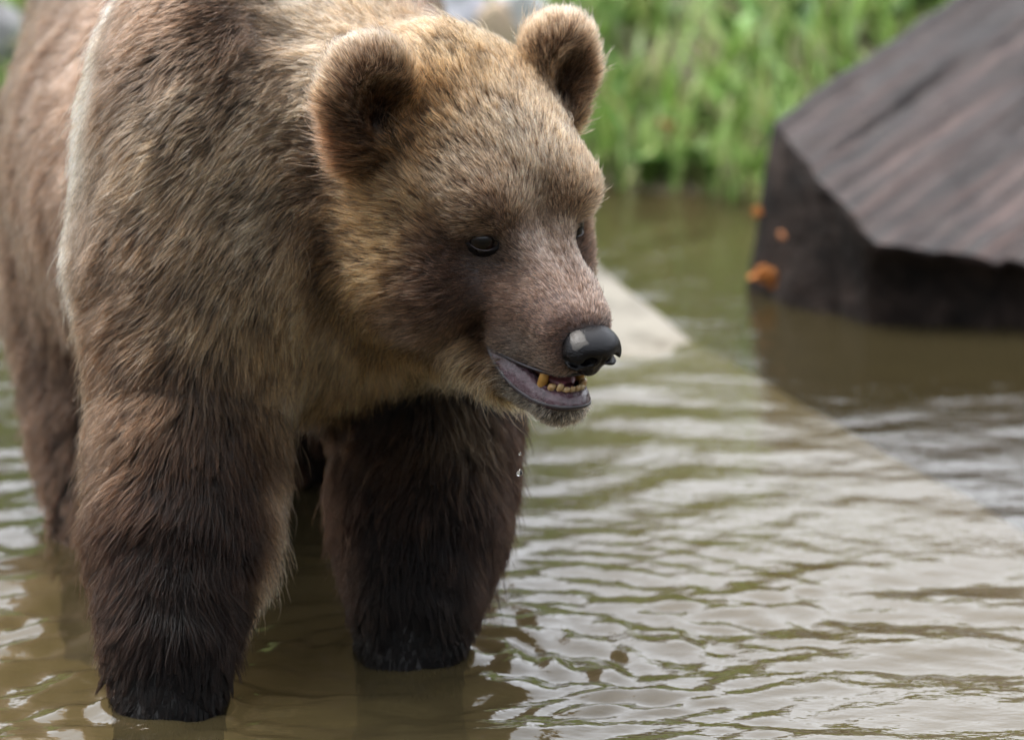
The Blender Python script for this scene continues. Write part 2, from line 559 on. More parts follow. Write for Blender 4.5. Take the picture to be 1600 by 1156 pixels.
tag(blades('grass', 22000, (-1.5, 1.7), (-.03, 1.9),   .08, .0035, [(.13, .22, .045), (.18, .28, .07), (.09, .16, .03), (.24, .26, .10)], 3),
    'blurred bright green grass covering the bank behind the pool', 'grass', kind='stuff')
tag(blades('leafy_weeds', 3200, (-1.5, 1.7), (.0, 1.9), .055, .011, [(.11, .21, .05), (.16, .27, .07), (.07, .14, .035)], 4, True),
    'low broad leaved weeds among the grass on the bank', 'weeds', kind='stuff')

def boulder(c, r, label, col, seed):
    bm = bmesh.new(); bmesh.ops.create_icosphere(bm, subdivisions=4, radius=1)
    v = np.array([q.co[:] for q in bm.verts])
    k = 1 + .22 * fbm(v, 1.3, 3, seed) 
    v2 = v * k[:, None] * np.array(r) 
    for q, w in zip(bm.verts, v2): q.co = w
    me = bpy.data.meshes.new('boulder'); bm.to_mesh(me); bm.free()
    for pl in me.polygons: pl.use_smooth = True
    me.materials.append(m_simple('boulder_stone', col, .8, .3, noise=(9, tuple(x * .6 for x in col)), bumps=(30, .6, .02)))
    o = bpy.data.objects.new('boulder', me); COL.objects.link(o); o.location = c
    o.rotation_euler = (0, 0, seed)
    tag(o, label, 'rock', 'pale rocks on the bank')
def on_bank(px, Y):
    p = P(px, 100, Y); return (float(p[0]), Y, float(ground_z(np.array([p[0]]), np.array([Y]))[0]))
x, y, z = on_bank(705, 8.72); boulder((x, y, z + .06), (.055, .06, .10), 'bluish white rock on the bank just right of the bear\'s back', (.50, .50, .55), 1)
x, y, z = on_bank(765, 8.70); boulder((x, y, z + .05), (.03, .04, .075), 'small tan rock between two white rocks on the bank', (.40, .31, .22), 2)
x, y, z = on_bank(812, 8.74); boulder((x, y, z + .06), (.04, .05, .095), 'greyish white rock behind the bear\'s far ear', (.46, .46, .46), 3)
x, y, z = on_bank(-8, 8.62); boulder((x, y, z + .06), (.035, .05, .05), 'small grey rock at the left edge beside the bear\'s back', (.20, .20, .205), 4)

# squared old timber lying from the water up onto the bank
LP1, LP2 = np.array([.318, 7.85, .207]), np.array([.430, 7.60, .104])
LA = np.array([.60, .757, .26]); LW = LP2 - LP1
na, nbb = 110, 70
lv, lg = [], []
av = np.concatenate([np.linspace(0, .7, 85), np.linspace(.72, 1.7, 25)])
for a in av:
    bmax = 1 + min(3.1 * a, 1.25 + .2 * a)
    q1 = np.array([[a * 9, 3.3, 0]]); q2 = np.array([[a * 40, 7.3, 0]])
    bmax += .09 * float(vnoise(q1, 1, 5)[0]) * min(1, a * 12 + .15) + .08 * float(vnoise(q2, 1, 6)[0]) * min(1, a * 12 + .1)
    top0 = LP1 + LA * a
    row = []
    foot = top0.copy() + np.array([-.085, -.05, 0]); foot[2] = -.35
    for k in range(12):                                   # far/left flank going up
        u = k / 12
        row.append((foot * (1 - u) + top0 * u, u * -.3))
    for k in range(90):                                   # weathered upper face
        b = bmax * k / 89
        row.append((top0 + LW * b, b))
    edge = top0 + LW * bmax
    und = edge + np.array([-.005, .03, -.03]); 
    base = und + np.array([-.0, .015, 0]); base[2] = -.35
    for k in range(1, 5): row.append((edge + (und - edge) * k / 4, bmax + .1 * k))
    for k in range(1, 11): row.append((und + (base - und) * k / 10, bmax + .4 + .1 * k))
    for p_, b in row:
        lv.append(p_); lg.append((a, b, 0))
nbb = len(row)
lv = np.array(lv); lg = np.array(lg)
bv = lg[:, 1]
nt_ = np.cross(LA, LW); nt_ /= np.linalg.norm(nt_); nt_ *= np.sign(nt_[2])
gq = np.stack([lg[:, 0] * 2.2, bv * 13, 0 * bv], 1)
gr = .0028 * fbm(gq, 1, 4, 91) + .002 * vnoise(np.stack([lg[:, 0] * 5, bv * 34, 0 * bv], 1), 1, 97)
for b0, dep in ((.31, .010), (.93, .012), (1.52, .014)):   # drying cracks along the grain
    wob = b0 + .14 * vnoise(np.stack([lg[:, 0] * 3, 0 * bv + b0 * 50, 0 * bv], 1), 1, 98)
    gr = gr - dep * np.exp(-((bv - wob) / .022) ** 2) * np.clip(.4 + vnoise(np.stack([lg[:, 0] * 4, 0 * bv + b0 * 31, 0 * bv], 1), 1, 99), 0, 1)
lv = lv + nt_ * (gr * np.where((bv >= 0), 1, .4))[:, None]
lv += .003 * np.stack([vnoise(lv, 30, 92), vnoise(lv, 30, 93), vnoise(lv, 30, 94)], 1)
lf = []
for i in range(len(av) - 1):
    for j in range(nbb - 1):
        a = i * nbb + j
        lf.append((a, a + 1, a + nbb + 1, a + nbb))
c0 = lv[:nbb].mean(0) + np.array([.0, .0, .03])
lv2 = [lv]; lg2 = [lg]; base_i = len(lv)
prev = np.arange(nbb)
for r_ in (.75, .5, .25):                                # sawn end
    ring = c0 + (lv[:nbb] - c0) * r_ 
    ring = ring + .014 * np.stack([vnoise(ring, 28, 95), vnoise(ring, 28, 96), 0 * ring[:, 0]], 1)
    lv2.append(ring); lg2.append(np.column_stack([np.full(nbb, 5 + r_), ring[:, 2] * 12, ring[:, 1] * 6]))
    cur = base_i + np.arange(nbb)
    for j in range(nbb):
        j2 = (j + 1) % nbb
        lf.append((prev[j2], prev[j], cur[j], cur[j2]))
    prev = cur; base_i += nbb
lf.append(tuple(int(k) for k in prev[::-1]))
lf.append(tuple(int((len(av) - 1) * nbb + k) for k in range(nbb)))
log = mesh_obj('timber_log', np.vstack(lv2), [tuple(int(x) for x in f) for f in lf], m_wood())
log.data.materials.append(m_simple('dark_log_wood', (.0035, .0026, .0022), .8, .12, noise=(22, (.024, .017, .014)), bumps=(60, .6, .01)))  # much darker wood for the end, left flank and underside
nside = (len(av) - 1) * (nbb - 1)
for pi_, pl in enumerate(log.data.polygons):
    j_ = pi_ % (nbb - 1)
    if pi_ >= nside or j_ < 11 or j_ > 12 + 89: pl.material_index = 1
ga = log.data.attributes.new('grain', 'FLOAT_VECTOR', 'POINT')
ga.data.foreach_set('vector', (np.vstack(lg2) * np.array([1.8, 12, 1])).astype(np.float32).ravel())
tag(log, 'massive dark wet squared log lying from the water onto the bank', 'log')

def clump(name, c, r, n, col, label, cat, seed):
    g = np.random.default_rng(seed); bm = bmesh.new()
    for k in range(n):
        o_ = g.normal(0, .5, 3) * np.array(r); s_ = g.uniform(.002, .0065)
        mt = Matrix.Translation(Vector(np.asarray(c) + o_)) @ Matrix.Rotation(g.uniform(0, 6), 4, 'Z') @ Matrix.Rotation(g.uniform(-.6, .6), 4, 'X') @ Matrix.Diagonal((s_ * 1.3, s_, s_ * .5, 1))
        bmesh.ops.create_icosphere(bm, subdivisions=2, radius=1, matrix=mt)
    me = bpy.data.meshes.new(name); bm.to_mesh(me); bm.free()
    for pl in me.polygons: pl.use_smooth = True
    me.materials.append(m_simple('orange_fungus', col, .6, .3, noise=(80, tuple(x * .5 for x in col))))
    o = bpy.data.objects.new(name, me); COL.objects.link(o)
    tag(o, label, cat, 'orange fungus on the log end')
FO = (.48, .17, .03)
clump('fungus_cluster', (.315, 7.80, .026), (.018, .006, .012), 44, FO, 'largest orange fungus cluster at the foot of the log end', 'fungus', 1)
clump('fungus_cluster', (.300, 7.835, .095), (.003, .002, .007), 6, FO, 'small orange fungus cluster on the upper left edge of the log end', 'fungus', 2)
clump('fungus_cluster', (.330, 7.79, .078), (.004, .002, .003), 5, (.30, .11, .03), 'tiny orange fungus spot on the middle of the log end', 'fungus', 3)

def fallen_leaf(px, Y, dz, sc, col, label, seed):
    x, y, z = on_bank(px, Y)
    out = [(math.cos(t) * (.5 + .12 * math.cos(5 * t)), math.sin(t) * .36 * (1 + .2 * math.cos(7 * t)), .08 * math.cos(t) ** 2) for t in np.linspace(0, 2 * np.pi, 20, endpoint=False)]
    v = [(0, 0, .0)] + out
    f = [(0, i + 1, (i + 1) % 20 + 1) for i in range(20)]
    o = mesh_obj('fallen_leaf', [tuple(np.array(q) * sc) for q in v], f, m_simple('dry_leaf', col, .7, .3))
    sm = o.modifiers.new('thick', 'SOLIDIFY'); sm.thickness = .0008
    o.location = (x, y, z + dz); o.rotation_euler = (.9, .2, seed)
    tag(o, label, 'leaf', 'fallen leaves on the bank')
fallen_leaf(1250, 9.15, .10, .05, (.50, .19, .06), 'orange dry leaf in the grass near the top beside the log', 1)
fallen_leaf(1045, 8.55, .05, .05, (.28, .12, .05), 'brown dry leaf at the foot of the grass above the water', 2)
fallen_leaf(1135, 9.1, .10, .06, (.18, .08, .06), 'dark reddish dry leaf high in the grass left of the log', 3)

# woodland mirrored in the water; rear part added unseen to darken eye reflections
g = np.random.default_rng(11)
nL = 42000
ang = g.uniform(0, 2 * np.pi, nL)                        # 0 = straight ahead
def wood_top(a):
    front = np.cos(a)
    q = np.stack([np.cos(a) * 9, np.sin(a) * 9, 0 * a], 1)
    return np.where(front > 0, 7.4 - 1.9 * sstep(.012, .045, np.arctan2(np.sin(a), np.cos(a))), 8.5) + .5 * vnoise(q, 1, 12) + .5 * vnoise(q, 3.1, 13)
hh = g.random(nL) ** .8 * wood_top(ang)
rr = 27 + g.uniform(-2.5, 2.5, nL) * np.sqrt(np.clip(1.1 - hh / wood_top(ang), .05, 1))
c = np.stack([np.sin(ang) * rr, 6 + np.cos(ang) * rr, hh + .3], 1)
sz_ = g.uniform(.18, .42, nL)
u = g.normal(0, 1, (nL, 3)); u /= np.linalg.norm(u, axis=1, keepdims=True)
w = np.cross(u, g.normal(0, 1, (nL, 3))); w /= np.linalg.norm(w, axis=1, keepdims=True)
V = np.stack([c + u * sz_[:, None], c + w * sz_[:, None] * .6, c - u * sz_[:, None], c - w * sz_[:, None] * .6], 1).reshape(-1, 3)
wood = mesh_obj('woodland', V, np.arange(nL * 4).reshape(-1, 4), m_attr('woodland_leaf', .7, .2), smooth=False)
set_col(wood, np.repeat(np.array([.028, .031, .018]) * np.exp(g.normal(0, .35, nL))[:, None], 4, 0))
tag(wood, 'leafy woodland surrounding the pool, mirrored in the water ahead, added unseen behind the viewer', 'woodland', kind='stuff')
#@@BODY
import time; T0 = time.time()
bear = bpy.data.objects.new('bear', None)
COL.objects.link(bear)
bear.location = (-0.2, 6.3, -0.15)
tag(bear, 'large brown bear standing in shallow water, head turned right, mouth slightly open', 'bear')
def child(o, par=None):
    par = par or bear
    o.parent = par
    o.matrix_parent_inverse = Matrix.Translation(-Vector(bear.location))
    return o

BV, BF = surface_nets(sdf, (-.62, 5.70, -.17), (.30, 7.56, .78), 0.006)
BV = project(sdf, BV, 1)
print('bear mesh', len(BV), time.time() - T0)

# ---- coat: what the fur looks like, region by region
# (point, reach, length cm, lift, tip colour, root colour, comb direction or None = away from the nose)
CP = []
def cp(pos, s, ln, lift, tip, root, d=None):
    CP.append((np.asarray(pos, float), s, ln, lift, lin(tip), lin(root), None if d is None else np.asarray(d, float)))
def cph(f, l, u, s, *a):
    for sg in ((1,) if l == 0 else (1, -1)):
        cp(H(f, l * sg, u), s, *a)
DN = (-.1, .15, -1)
cph(-3, 0, 6.5, .055, 1.7, .46, (216, 191, 163), (92, 73, 60))
cph(-10, 0, 11, .05, 2.2, .52, (152, 124, 90), (54, 40, 30))
cp(H(-9, -7, 9), .035, 2.2, .6, (126, 96, 62), (34, 25, 19))
cp(H(-7, -8.5, 7), .025, 2.0, .6, (130, 100, 66), (38, 28, 21))
cph(-1, 5, 3.5, .03, 1.3, .35, (174, 146, 118), (86, 66, 54))
cph(.5, 5.8, -1.2, .022, 1.0, .40, (80, 63, 58), (36, 28, 27))
cph(2.0, 4.2, -.1, .016, .7, .3, (34, 27, 26), (16, 13, 13))
cph(-.5, 7, -4, .035, 1.4, .32, (112, 90, 80), (58, 45, 42))
cph(1.5, 0, 2.6, .024, 1.2, .42, (204, 178, 154), (92, 73, 62))
cph(-.5, 2.5, 4, .022, 1.3, .42, (200, 172, 146), (90, 70, 58))
cph(3.5, 1.2, .8, .02, 1.0, .4, (200, 174, 154), (96, 77, 68))
cph(6, 0, -1, .035, 1.0, .4, (206, 180, 164), (104, 84, 75))
cph(6, 4, -5, .03, 1.0, .4, (184, 152, 135), (92, 72, 64))
cph(7, 3.4, -8, .02, .9, .4, (158, 146, 132), (48, 41, 40))
cph(10, 2.4, -4, .018, .6, .32, (150, 124, 112), (78, 62, 58))
cph(-8, 10, -4, .045, 3.0, .38, (188, 156, 114), (86, 64, 48))
cph(-3, 6.5, -10.5, .035, 2.6, .36, (124, 102, 88), (58, 45, 40))
cph(9, 2, -13.5, .025, .9, .5, (176, 166, 150), (46, 40, 38))
cph(-3, 0, -16, .05, 5.0, .5, (204, 180, 140), (124, 100, 74), DN)
cph(-14, 12, -6, .05, 4.0, .42, (166, 136, 104), (70, 51, 40))
cph(-14, 13, 13, .032, 1.6, .65, (196, 170, 144), (108, 86, 71))
cph(-14, 8, 12.5, .025, 1.8, .65, (184, 156, 128), (96, 75, 60))
cph(-11.8, 11, 8.6, .024, 2.2, .6, (120, 96, 77), (46, 35, 28))
cph(-20, 0, 10, .06, 3.2, .5, (158, 136, 110), (70, 55, 44))
cp(H(-14, -13, 1), .04, 3.6, .45, (112, 82, 66), (44, 31, 27))
BK = (-.45, .45, -.75)
cp(P(420, 330, 6.10), .07, 4.6, .48, (214, 192, 160), (88, 68, 54), (-.45, .3, -.85))
cp(P(330, 250, 6.08), .05, 4.4, .46, (198, 176, 146), (80, 62, 50), (-.6, .2, -.7))
cp(P(450, 160, 6.18), .05, 3.8, .5, (222, 202, 174), (108, 86, 70), (-.5, .3, -.7))
cp(P(430, 500, 6.05), .06, 5.2, .5, (186, 158, 120), (74, 56, 43), (-.3, .1, -1))
cp(P(560, 580, 6.05), .05, 5.2, .5, (196, 168, 128), (110, 86, 62), (-.1, 0, -1))
cp(P(700, 600, 6.03), .04, 4.2, .5, (190, 164, 128), (104, 82, 62), (0, 0, -1))
cp(P(250, 350, 6.05), .08, 4.2, .40, (128, 106, 89), (50, 39, 33), (-.8, .05, -.6))
cp(P(330, 120, 6.12), .07, 3.8, .42, (112, 93, 80), (42, 33, 29), (-.8, .05, -.55))
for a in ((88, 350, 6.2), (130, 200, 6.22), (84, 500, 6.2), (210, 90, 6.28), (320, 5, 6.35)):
    for _ in range(3): cp(P(*a), .042, 4.4, .55, (232, 214, 190), (150, 128, 108), (-.75, .2, -.6))  # pale hairs along the shoulder outline, rim light put into their colour
cp(P(30, 300, 6.6), .12, 4.5, .4, (146, 120, 102), (82, 64, 55), (-.3, .7, -.7))
cp((-.27, 7.1, .5), .3, 4.5, .4, (146, 120, 102), (82, 64, 55), (-.2, .8, -.5))
cp(P(180, 620, 6.0), .06, 4.6, .48, (104, 83, 68), (40, 31, 26), (-.5, .2, -.85))
cp(P(380, 600, 6.0), .05, 4.4, .45, (70, 53, 44), (27, 20, 17), (0, .1, -1))
cp(P(280, 760, 5.96), .07, 4.6, .46, (50, 35, 29), (15, 10, 9), DN)
cp(P(265, 930, 5.92), .06, 4.6, .46, (34, 24, 20), (10, 7, 6), DN)
cp((-.321, 5.89, .015), .04, 1.3, .15, (22, 17, 16), (10, 8, 8), DN)
cp(P(650, 700, 6.2), .07, 4.6, .46, (50, 35, 29), (15, 10, 9), DN)
cp(P(650, 860, 6.13), .06, 4.8, .46, (35, 25, 21), (10, 7, 6), DN)
cp((-.098, 6.08, .018), .042, 1.3, .15, (22, 17, 16), (10, 8, 8), DN)
for a in ((448, 800, 6.04), (440, 850, 6.02), (430, 900, 6.0)):
    for _ in range(2): cp(P(*a), .03, 5.5, .6, (196, 170, 142), (130, 106, 86), (.35, .2, -1))
cp(P(490, 680, 6.25), .05, 4.5, .45, (84, 66, 56), (40, 31, 28), DN)
cp((-.42, 6.65, .12), .1, 4.5, .45, (76, 58, 49), (32, 24, 22), DN)
cp((-.2, 6.85, .1), .1, 4.5, .45, (80, 60, 54), (40, 30, 28), DN)
cp((-.25, 6.8, .13), .12, 5, .5, (96, 74, 62), (46, 35, 32), (0, .3, -1))

CPP = np.array([c[0] for c in CP]); CPS = np.array([c[1] for c in CP])
CPL = np.array([c[2] for c in CP]) * .01; CPT = np.array([c[3] for c in CP])
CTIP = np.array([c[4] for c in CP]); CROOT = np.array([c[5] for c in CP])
HASD = np.array([c[6] is not None for c in CP])
CDIR = np.array([(0, 0, 0) if c[6] is None else c[6] / np.linalg.norm(c[6]) for c in CP])
EARC = [H(-13.2, 11.2 * s, 9.3) for s in (1, -1)]

def coat(V, N):
    """per point: length, lift, tip, root, comb direction, head share"""
    W = V + .012 * np.stack([fbm(V, 22, 2, 51), fbm(V, 22, 2, 52), fbm(V, 22, 2, 53)], 1)
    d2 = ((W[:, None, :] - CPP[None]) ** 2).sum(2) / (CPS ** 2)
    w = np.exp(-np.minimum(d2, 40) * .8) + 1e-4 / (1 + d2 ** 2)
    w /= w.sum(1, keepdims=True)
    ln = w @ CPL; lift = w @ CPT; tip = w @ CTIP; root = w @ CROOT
    hw = w[:, ~HASD].sum(1)
    Q = toH(V)
    hd = Q - np.array([15.0, 0, -4.5])
    hd[:, 2] *= np.where(hd[:, 2] > 0, .8, .8)
    hd /= np.linalg.norm(hd, axis=1, keepdims=True) + 1e-9
    hd[:, 2] -= .55 * sstep(2, -8, Q[:, 2]) * sstep(6, -3, Q[:, 0])
    hd = hd @ HM
    for s, c in zip((1, -1), EARC):
        r = V - (c - HU * .045 + HF * -.0)
        e = np.exp(-(np.linalg.norm(V - c, axis=1) / .05) ** 4)
        r /= np.linalg.norm(r, axis=1, keepdims=True) + 1e-9
        hd = hd * (1 - e[:, None]) + r * e[:, None] * 1.0
    D = hd * hw[:, None] + w @ CDIR
    D -= N * (D * N).sum(1, keepdims=True)
    D /= np.linalg.norm(D, axis=1, keepdims=True) + 1e-9
    return ln, lift, tip, root, D, hw

def rbox(X, h, r):
    q = np.abs(X) - np.asarray(h)
    return np.linalg.norm(np.maximum(q, 0), axis=1) + np.minimum(q.max(1), 0) - r
def nose_sdf(Q):
    sx = Q.copy(); sx[:, 1] = np.abs(sx[:, 1])
    cN = np.array([11.8, 0, -5.1]); ca, sa = math.cos(R(10)), math.sin(R(10))
    X = sx - cN
    X = np.stack([X[:, 0] * ca - X[:, 2] * sa, X[:, 1], X[:, 0] * sa + X[:, 2] * ca], 1)      # tipped forward
    wd = 1 + .10 * np.clip(X[:, 0], -2, 2)
    d = ell(X * np.stack([np.ones(len(X)), 1 / wd, np.ones(len(X))], 1), (0, 0, -.1), (2.65, 2.85, 2.15))
    d = smax(d, X[:, 2] - 1.55, 1.0)
    d = smin(d, ell(X, (1.0, 2.05, -.75), (1.35, 1.0, 1.25)), .45)             # wings
    d = smin(d, ell(X, (.7, 0, -1.9), (1.5, 1.3, 1.2)), .6)                    # down to the lip
    d = smax(d, -ell(X, (2.7, 1.3, -.55), (1.9, .82, .70)), .22)             # nostril
    d = smax(d, -cone(X, (2.4, 1.8, -.9), (.4, 3.6, -1.0), .45, .26), .22)     # comma slit
    d = smax(d, -cone(X, (2.65, 0, .1), (2.3, 0, -3.2), .16, .2), .25)        # groove
    return d
def bare(V):
    """0 where no fur grows: nose leather, eyes, lips, inside of the mouth, under water"""
    Q = toH(V)
    k = sstep(.0, .22, nose_sdf(Q))
    k *= sstep(.1, .45, ell(Q, (11.0, 0, -10.25), (8.0, 4.4, .95)))
    for e in EYES:
        k *= sstep(.0110, .0132, np.linalg.norm((V - e) * np.array([1, 1, 1.35]), axis=1))
    return k * (V[:, 2] > -.015)

# ---- eyes: find the skin along the line of sight of each eye
EYES, EYEN = [], []
for s in (-1, 1):
    nrm = HF * .78 + HL * s * .60 + HU * .34
    nrm /= np.linalg.norm(nrm)
    ts = np.linspace(-.05, .06, 400)
    pts = H(0, 5.2 * s, 0) + ts[:, None] * nrm
    dd = sdf(pts)
    k = np.argmax(dd > 0)
    EYES.append(pts[k]); EYEN.append(nrm)
    print('eye offset', ts[k])

m_eye, n_, l_, p_ = mat_new('eye_surface')
tc = n_.new('ShaderNodeTexCoord'); vd = n_.new('ShaderNodeVectorMath'); vd.operation = 'DISTANCE'
l_.new(tc.outputs['Object'], vd.inputs[0]); vd.inputs[1].default_value = (0, 0, .015)
re_ = ramp(n_, l_, vd.outputs['Value'], [(.0040, (.0006, .0005, .0005)), (.0052, (.008, .003, .0015)), (.0088, (.006, .0024, .0012)), (.0098, (.004, .003, .003))])
l_.new(re_.outputs['Color'], p_.inputs['Base Color'])
p_.inputs['Roughness'].default_value = .03; p_.inputs['Specular IOR Level'].default_value = .26
m_margin = m_simple('wet_lid_margin', (.045, .034, .036), .25, .5)
m_lid = m_simple('eyelid_skin', (.0035, .0028, .003), .55, .10, bumps=(700, .5, .001))
for s, e, nv in zip((-1, 1), EYES, EYEN):
    up = HU - nv * (HU @ nv); up /= np.linalg.norm(up)
    sd = np.cross(up, nv)
    # slanted axis: inner corner lower
    inn = -s * HL; inn = inn - nv * (inn @ nv); inn /= np.linalg.norm(inn)
    ax = inn * .96 - up * .28; ax /= np.linalg.norm(ax)
    ay = np.cross(nv, ax); ay *= np.sign(ay @ up)
    c = e - nv * .0078
    bm = bmesh.new(); bmesh.ops.create_uvsphere(bm, u_segments=32, v_segments=20, radius=.0150)
    me = bpy.data.meshes.new('eye'); bm.to_mesh(me); bm.free()
    for pl in me.polygons: pl.use_smooth = True
    me.materials.append(m_eye)
    o = bpy.data.objects.new('eye', me); COL.objects.link(o); o.location = Vector(c)
    gz = Vector(nv * .9 + HF * .2 - HU * .1).normalized(); o.rotation_euler = gz.to_track_quat('Z', 'Y').to_euler()
    child(o)
    rings = []
    nT = 40
    th = np.linspace(0, 2 * np.pi, nT, endpoint=False)
    for (a, b, lift, tuck) in ((.0138, .0082, .0, 0), (.0141, .0087, .0010, 0), (.0150, .0100, .0009, 0), (.0178, .0135, .0, 0), (.024, .020, -.004, 0)):
        x = a * np.cos(th); y = b * np.sin(th) * np.where(np.sin(th) > 0, .74, .95)
        rr = np.sqrt(np.maximum(.0153 ** 2 - x ** 2 - y ** 2, 0))
        z = rr - .0078
        if a > .0145: z = np.full(nT, .0024 if a < .016 else (.0004 if a < .020 else -.005))
        z = z + lift * np.where(np.sin(th) > 0, 1.6, 1)
        rings.append(e + x[:, None] * ax + y[:, None] * ay + z[:, None] * nv)
    vv = np.vstack(rings); ff = []
    for r_ in range(len(rings) - 1):
        for k in range(nT):
            k2 = (k + 1) % nT
            ff.append((r_ * nT + k, r_ * nT + k2, (r_ + 1) * nT + k2, (r_ + 1) * nT + k))
    lid = child(mesh_obj('eyelid', vv, ff, m_lid))
    lid.data.materials.append(m_margin)
    for k in range(nT):
        if math.sin(th[k]) < .1: lid.data.polygons[k].material_index = 1

# ---- nose
nV_, nF_ = surface_nets(nose_sdf, (7.5, -4.2, -9.5), (15.9, 4.2, -1.1), .14, 8, 1.2)
nV_ = project(nose_sdf, nV_, 1, .02)
m_nose, n_, l_, p_ = mat_new('nose_leather')
tn = noise_node(n_, l_, 38, 3, .5, stretch=(1, 1, 1))
rn = ramp(n_, l_, tn.outputs['Fac'], [(.40, (.0025, .0025, .003)), (.64, (.006, .006, .007)), (.78, (.02, .019, .017))])
an = n_.new('ShaderNodeAttribute'); an.attribute_name = 'dry'
mxn = n_.new('ShaderNodeMix'); mxn.data_type = 'RGBA'
mxn.inputs['B'].default_value = (.06, .056, .05, 1)
l_.new(an.outputs['Fac'], mxn.inputs['Factor']); l_.new(rn.outputs['Color'], mxn.inputs['A'])
l_.new(mxn.outputs['Result'], p_.inputs['Base Color'])
p_.inputs['Specular IOR Level'].default_value = .2
p_.inputs['Roughness'].default_value = .17
vz = n_.new('ShaderNodeTexVoronoi'); vz.inputs['Scale'].default_value = 650
tc = n_.new('ShaderNodeTexCoord'); l_.new(tc.outputs['Object'], vz.inputs['Vector'])
bump(n_, l_, vz.outputs['Distance'], p_.inputs['Normal'], .38, .0012)
nose = child(mesh_obj('nose', E0 + (nV_ * .01) @ HM, nF_, m_nose))
dq = (nV_ - np.array([12.7, -2.2, -4.1])) / np.array([1.0, .9, .95])
dry = sstep(1.05, .92, np.linalg.norm(dq, axis=1) + .45 * vnoise(nV_, 1.6, 5)) * .9
nose.data.attributes.new('dry', 'FLOAT', 'POINT').data.foreach_set('value', dry.astype(np.float32))

# ---- mouth: lower lip, gum, teeth, tongue
m_lip = m_simple('lip_lining', (.030, .010, .016), .2, .45, noise=(45, (.075, .033, .045)), bumps=(220, .9, .004), coat=.5)
m_rim = m_simple('lip_rim', (.014, .011, .014), .3, .6)
m_tooth = m_simple('tooth_enamel', (.36, .27, .14), .25, .5, noise=(120, (.26, .14, .05)))
m_canine = m_simple('canine_enamel', (.34, .19, .045), .25, .5, noise=(90, (.22, .10, .025)))
m_tongue = m_simple('tongue_flesh', (.15, .05, .06), .3, .5, bumps=(300, .5, .001))
def spline(pts, n):
    pts = np.array(pts, float)
    t = np.linspace(0, len(pts) - 1, n); out = []
    for u in t:
        i = min(int(u), len(pts) - 2); f = u - i
        p0 = pts[max(i - 1, 0)]; p1 = pts[i]; p2 = pts[i + 1]; p3 = pts[min(i + 2, len(pts) - 1)]
        out.append(.5 * ((2 * p1) + (-p0 + p2) * f + (2 * p0 - 5 * p1 + 4 * p2 - p3) * f * f + (-p0 + 3 * p1 - 3 * p2 + p3) * f ** 3))
    return np.array(out)
half = [(3.0, 4.0, -9.9), (4.6, 4.1, -10.9), (7.2, 3.85, -11.75), (9.8, 3.2, -12.0), (11.9, 2.1, -11.7), (12.9, .8, -11.4)]
inn_ = [(3.3, 3.4, -9.7), (5.2, 3.0, -9.4), (7.4, 2.7, -9.5), (9.4, 2.4, -10.35), (11.2, 1.6, -10.5), (11.9, .6, -10.4)]
mir = lambda L: [(a, -b, c) for a, b, c in L] + [(a, b, c) for a, b, c in reversed(L)]
OUT = spline(mir(half), 61); INN = spline(mir(inn_), 61)
def lofted(name, secs, mat):
    k = len(secs[0]); vv = np.array(secs).reshape(-1, 3); ff = []
    for i in range(len(secs) - 1):
        for j in range(k):
            j2 = (j + 1) % k
            ff.append((i * k + j, i * k + j2, (i + 1) * k + j2, (i + 1) * k + j))
    return child(mesh_obj(name, E0 + (vv * .01) @ HM, ff, mat))
secs, rims = [], []
for a, b in zip(OUT, INN):
    w = a - b
    dn = np.array([0, 0, -1.0])
    mid = (a + b) / 2 + np.array([0, 0, .10 * math.sin(a[0] * 4.3) + .07 * math.sin(a[0] * 9.1 + a[1] * 3)])
    secs.append([b + dn * .9, b, mid + np.array([0, 0, .12]), a + np.array([0, 0, .10]) - w * .08, a + w * .04 + dn * .15, a - w * .1 + dn * .6])
    ring = []
    for k in range(8):
        t = k * math.pi / 4
        wn_ = w / (np.linalg.norm(w) + 1e-6)
        kk = .13 + .05 * math.sin(a[0] * 5.1) * math.sin(a[1] * 3.7 + 1)
        ring.append(a + wn_ * (kk * math.cos(t)) + np.array([0, 0, kk * math.sin(t) - .06]))
    rims.append(ring)
lip = lofted('lower_lip', secs, m_lip)
child(lofted('lip_edge', rims, m_rim), None)
# upper lip edge, dark skin
ups = spline(mir([(3.0, 4.05, -9.95), (4.8, 3.9, -9.9), (7.5, 3.4, -9.6), (9.8, 2.75, -9.2), (11.2, 1.75, -8.95), (11.7, .5, -8.75)]), 61)
rims = []
for i, a in enumerate(ups):
    ring = []
    for k in range(8):
        t = k * math.pi / 4
        o_ = np.array([0, np.sign(a[1]) * .8, 0]) if abs(a[1]) > 1.5 else np.array([.8, 0, 0])
        ring.append(a + o_ * (.17 * math.cos(t)) + np.array([0, 0, .16 * math.sin(t) + .1]))
    rims.append(ring)
lofted('upper_lip_edge', rims, m_rim)
def tooth(f, l, u, h, w, lean, mat):
    rings = []; nS = 10
    for k, (t, r) in enumerate(((-.25, .85), (0, 1), (.4, .98), (.75, .88), (.93, .62), (1, .2))):
        c = np.array([f + lean[0] * t * h, l + lean[1] * t * h, u + t * h])
        rings.append([c + np.array([math.cos(x) * w * r * .85, math.sin(x) * w * r, 0]) for x in np.linspace(0, 2 * np.pi, nS, endpoint=False)])
    lofted('tooth', rings, mat)
for s in (-1, 1):
    tooth(9.5, 2.2 * s, -10.6, 1.55 if s < 0 else .9, .55, (.06, .06 * s), m_canine)
    for f, l, h, w in ((10.5, 1.88, .50, .44), (11.05, 1.38, .80, .36), (11.42, .88, .52, .40), (11.6, .30, .64, .30)):
        tooth(f, l * s, -10.6, h, w, (.15, 0), m_tooth)
tg = []
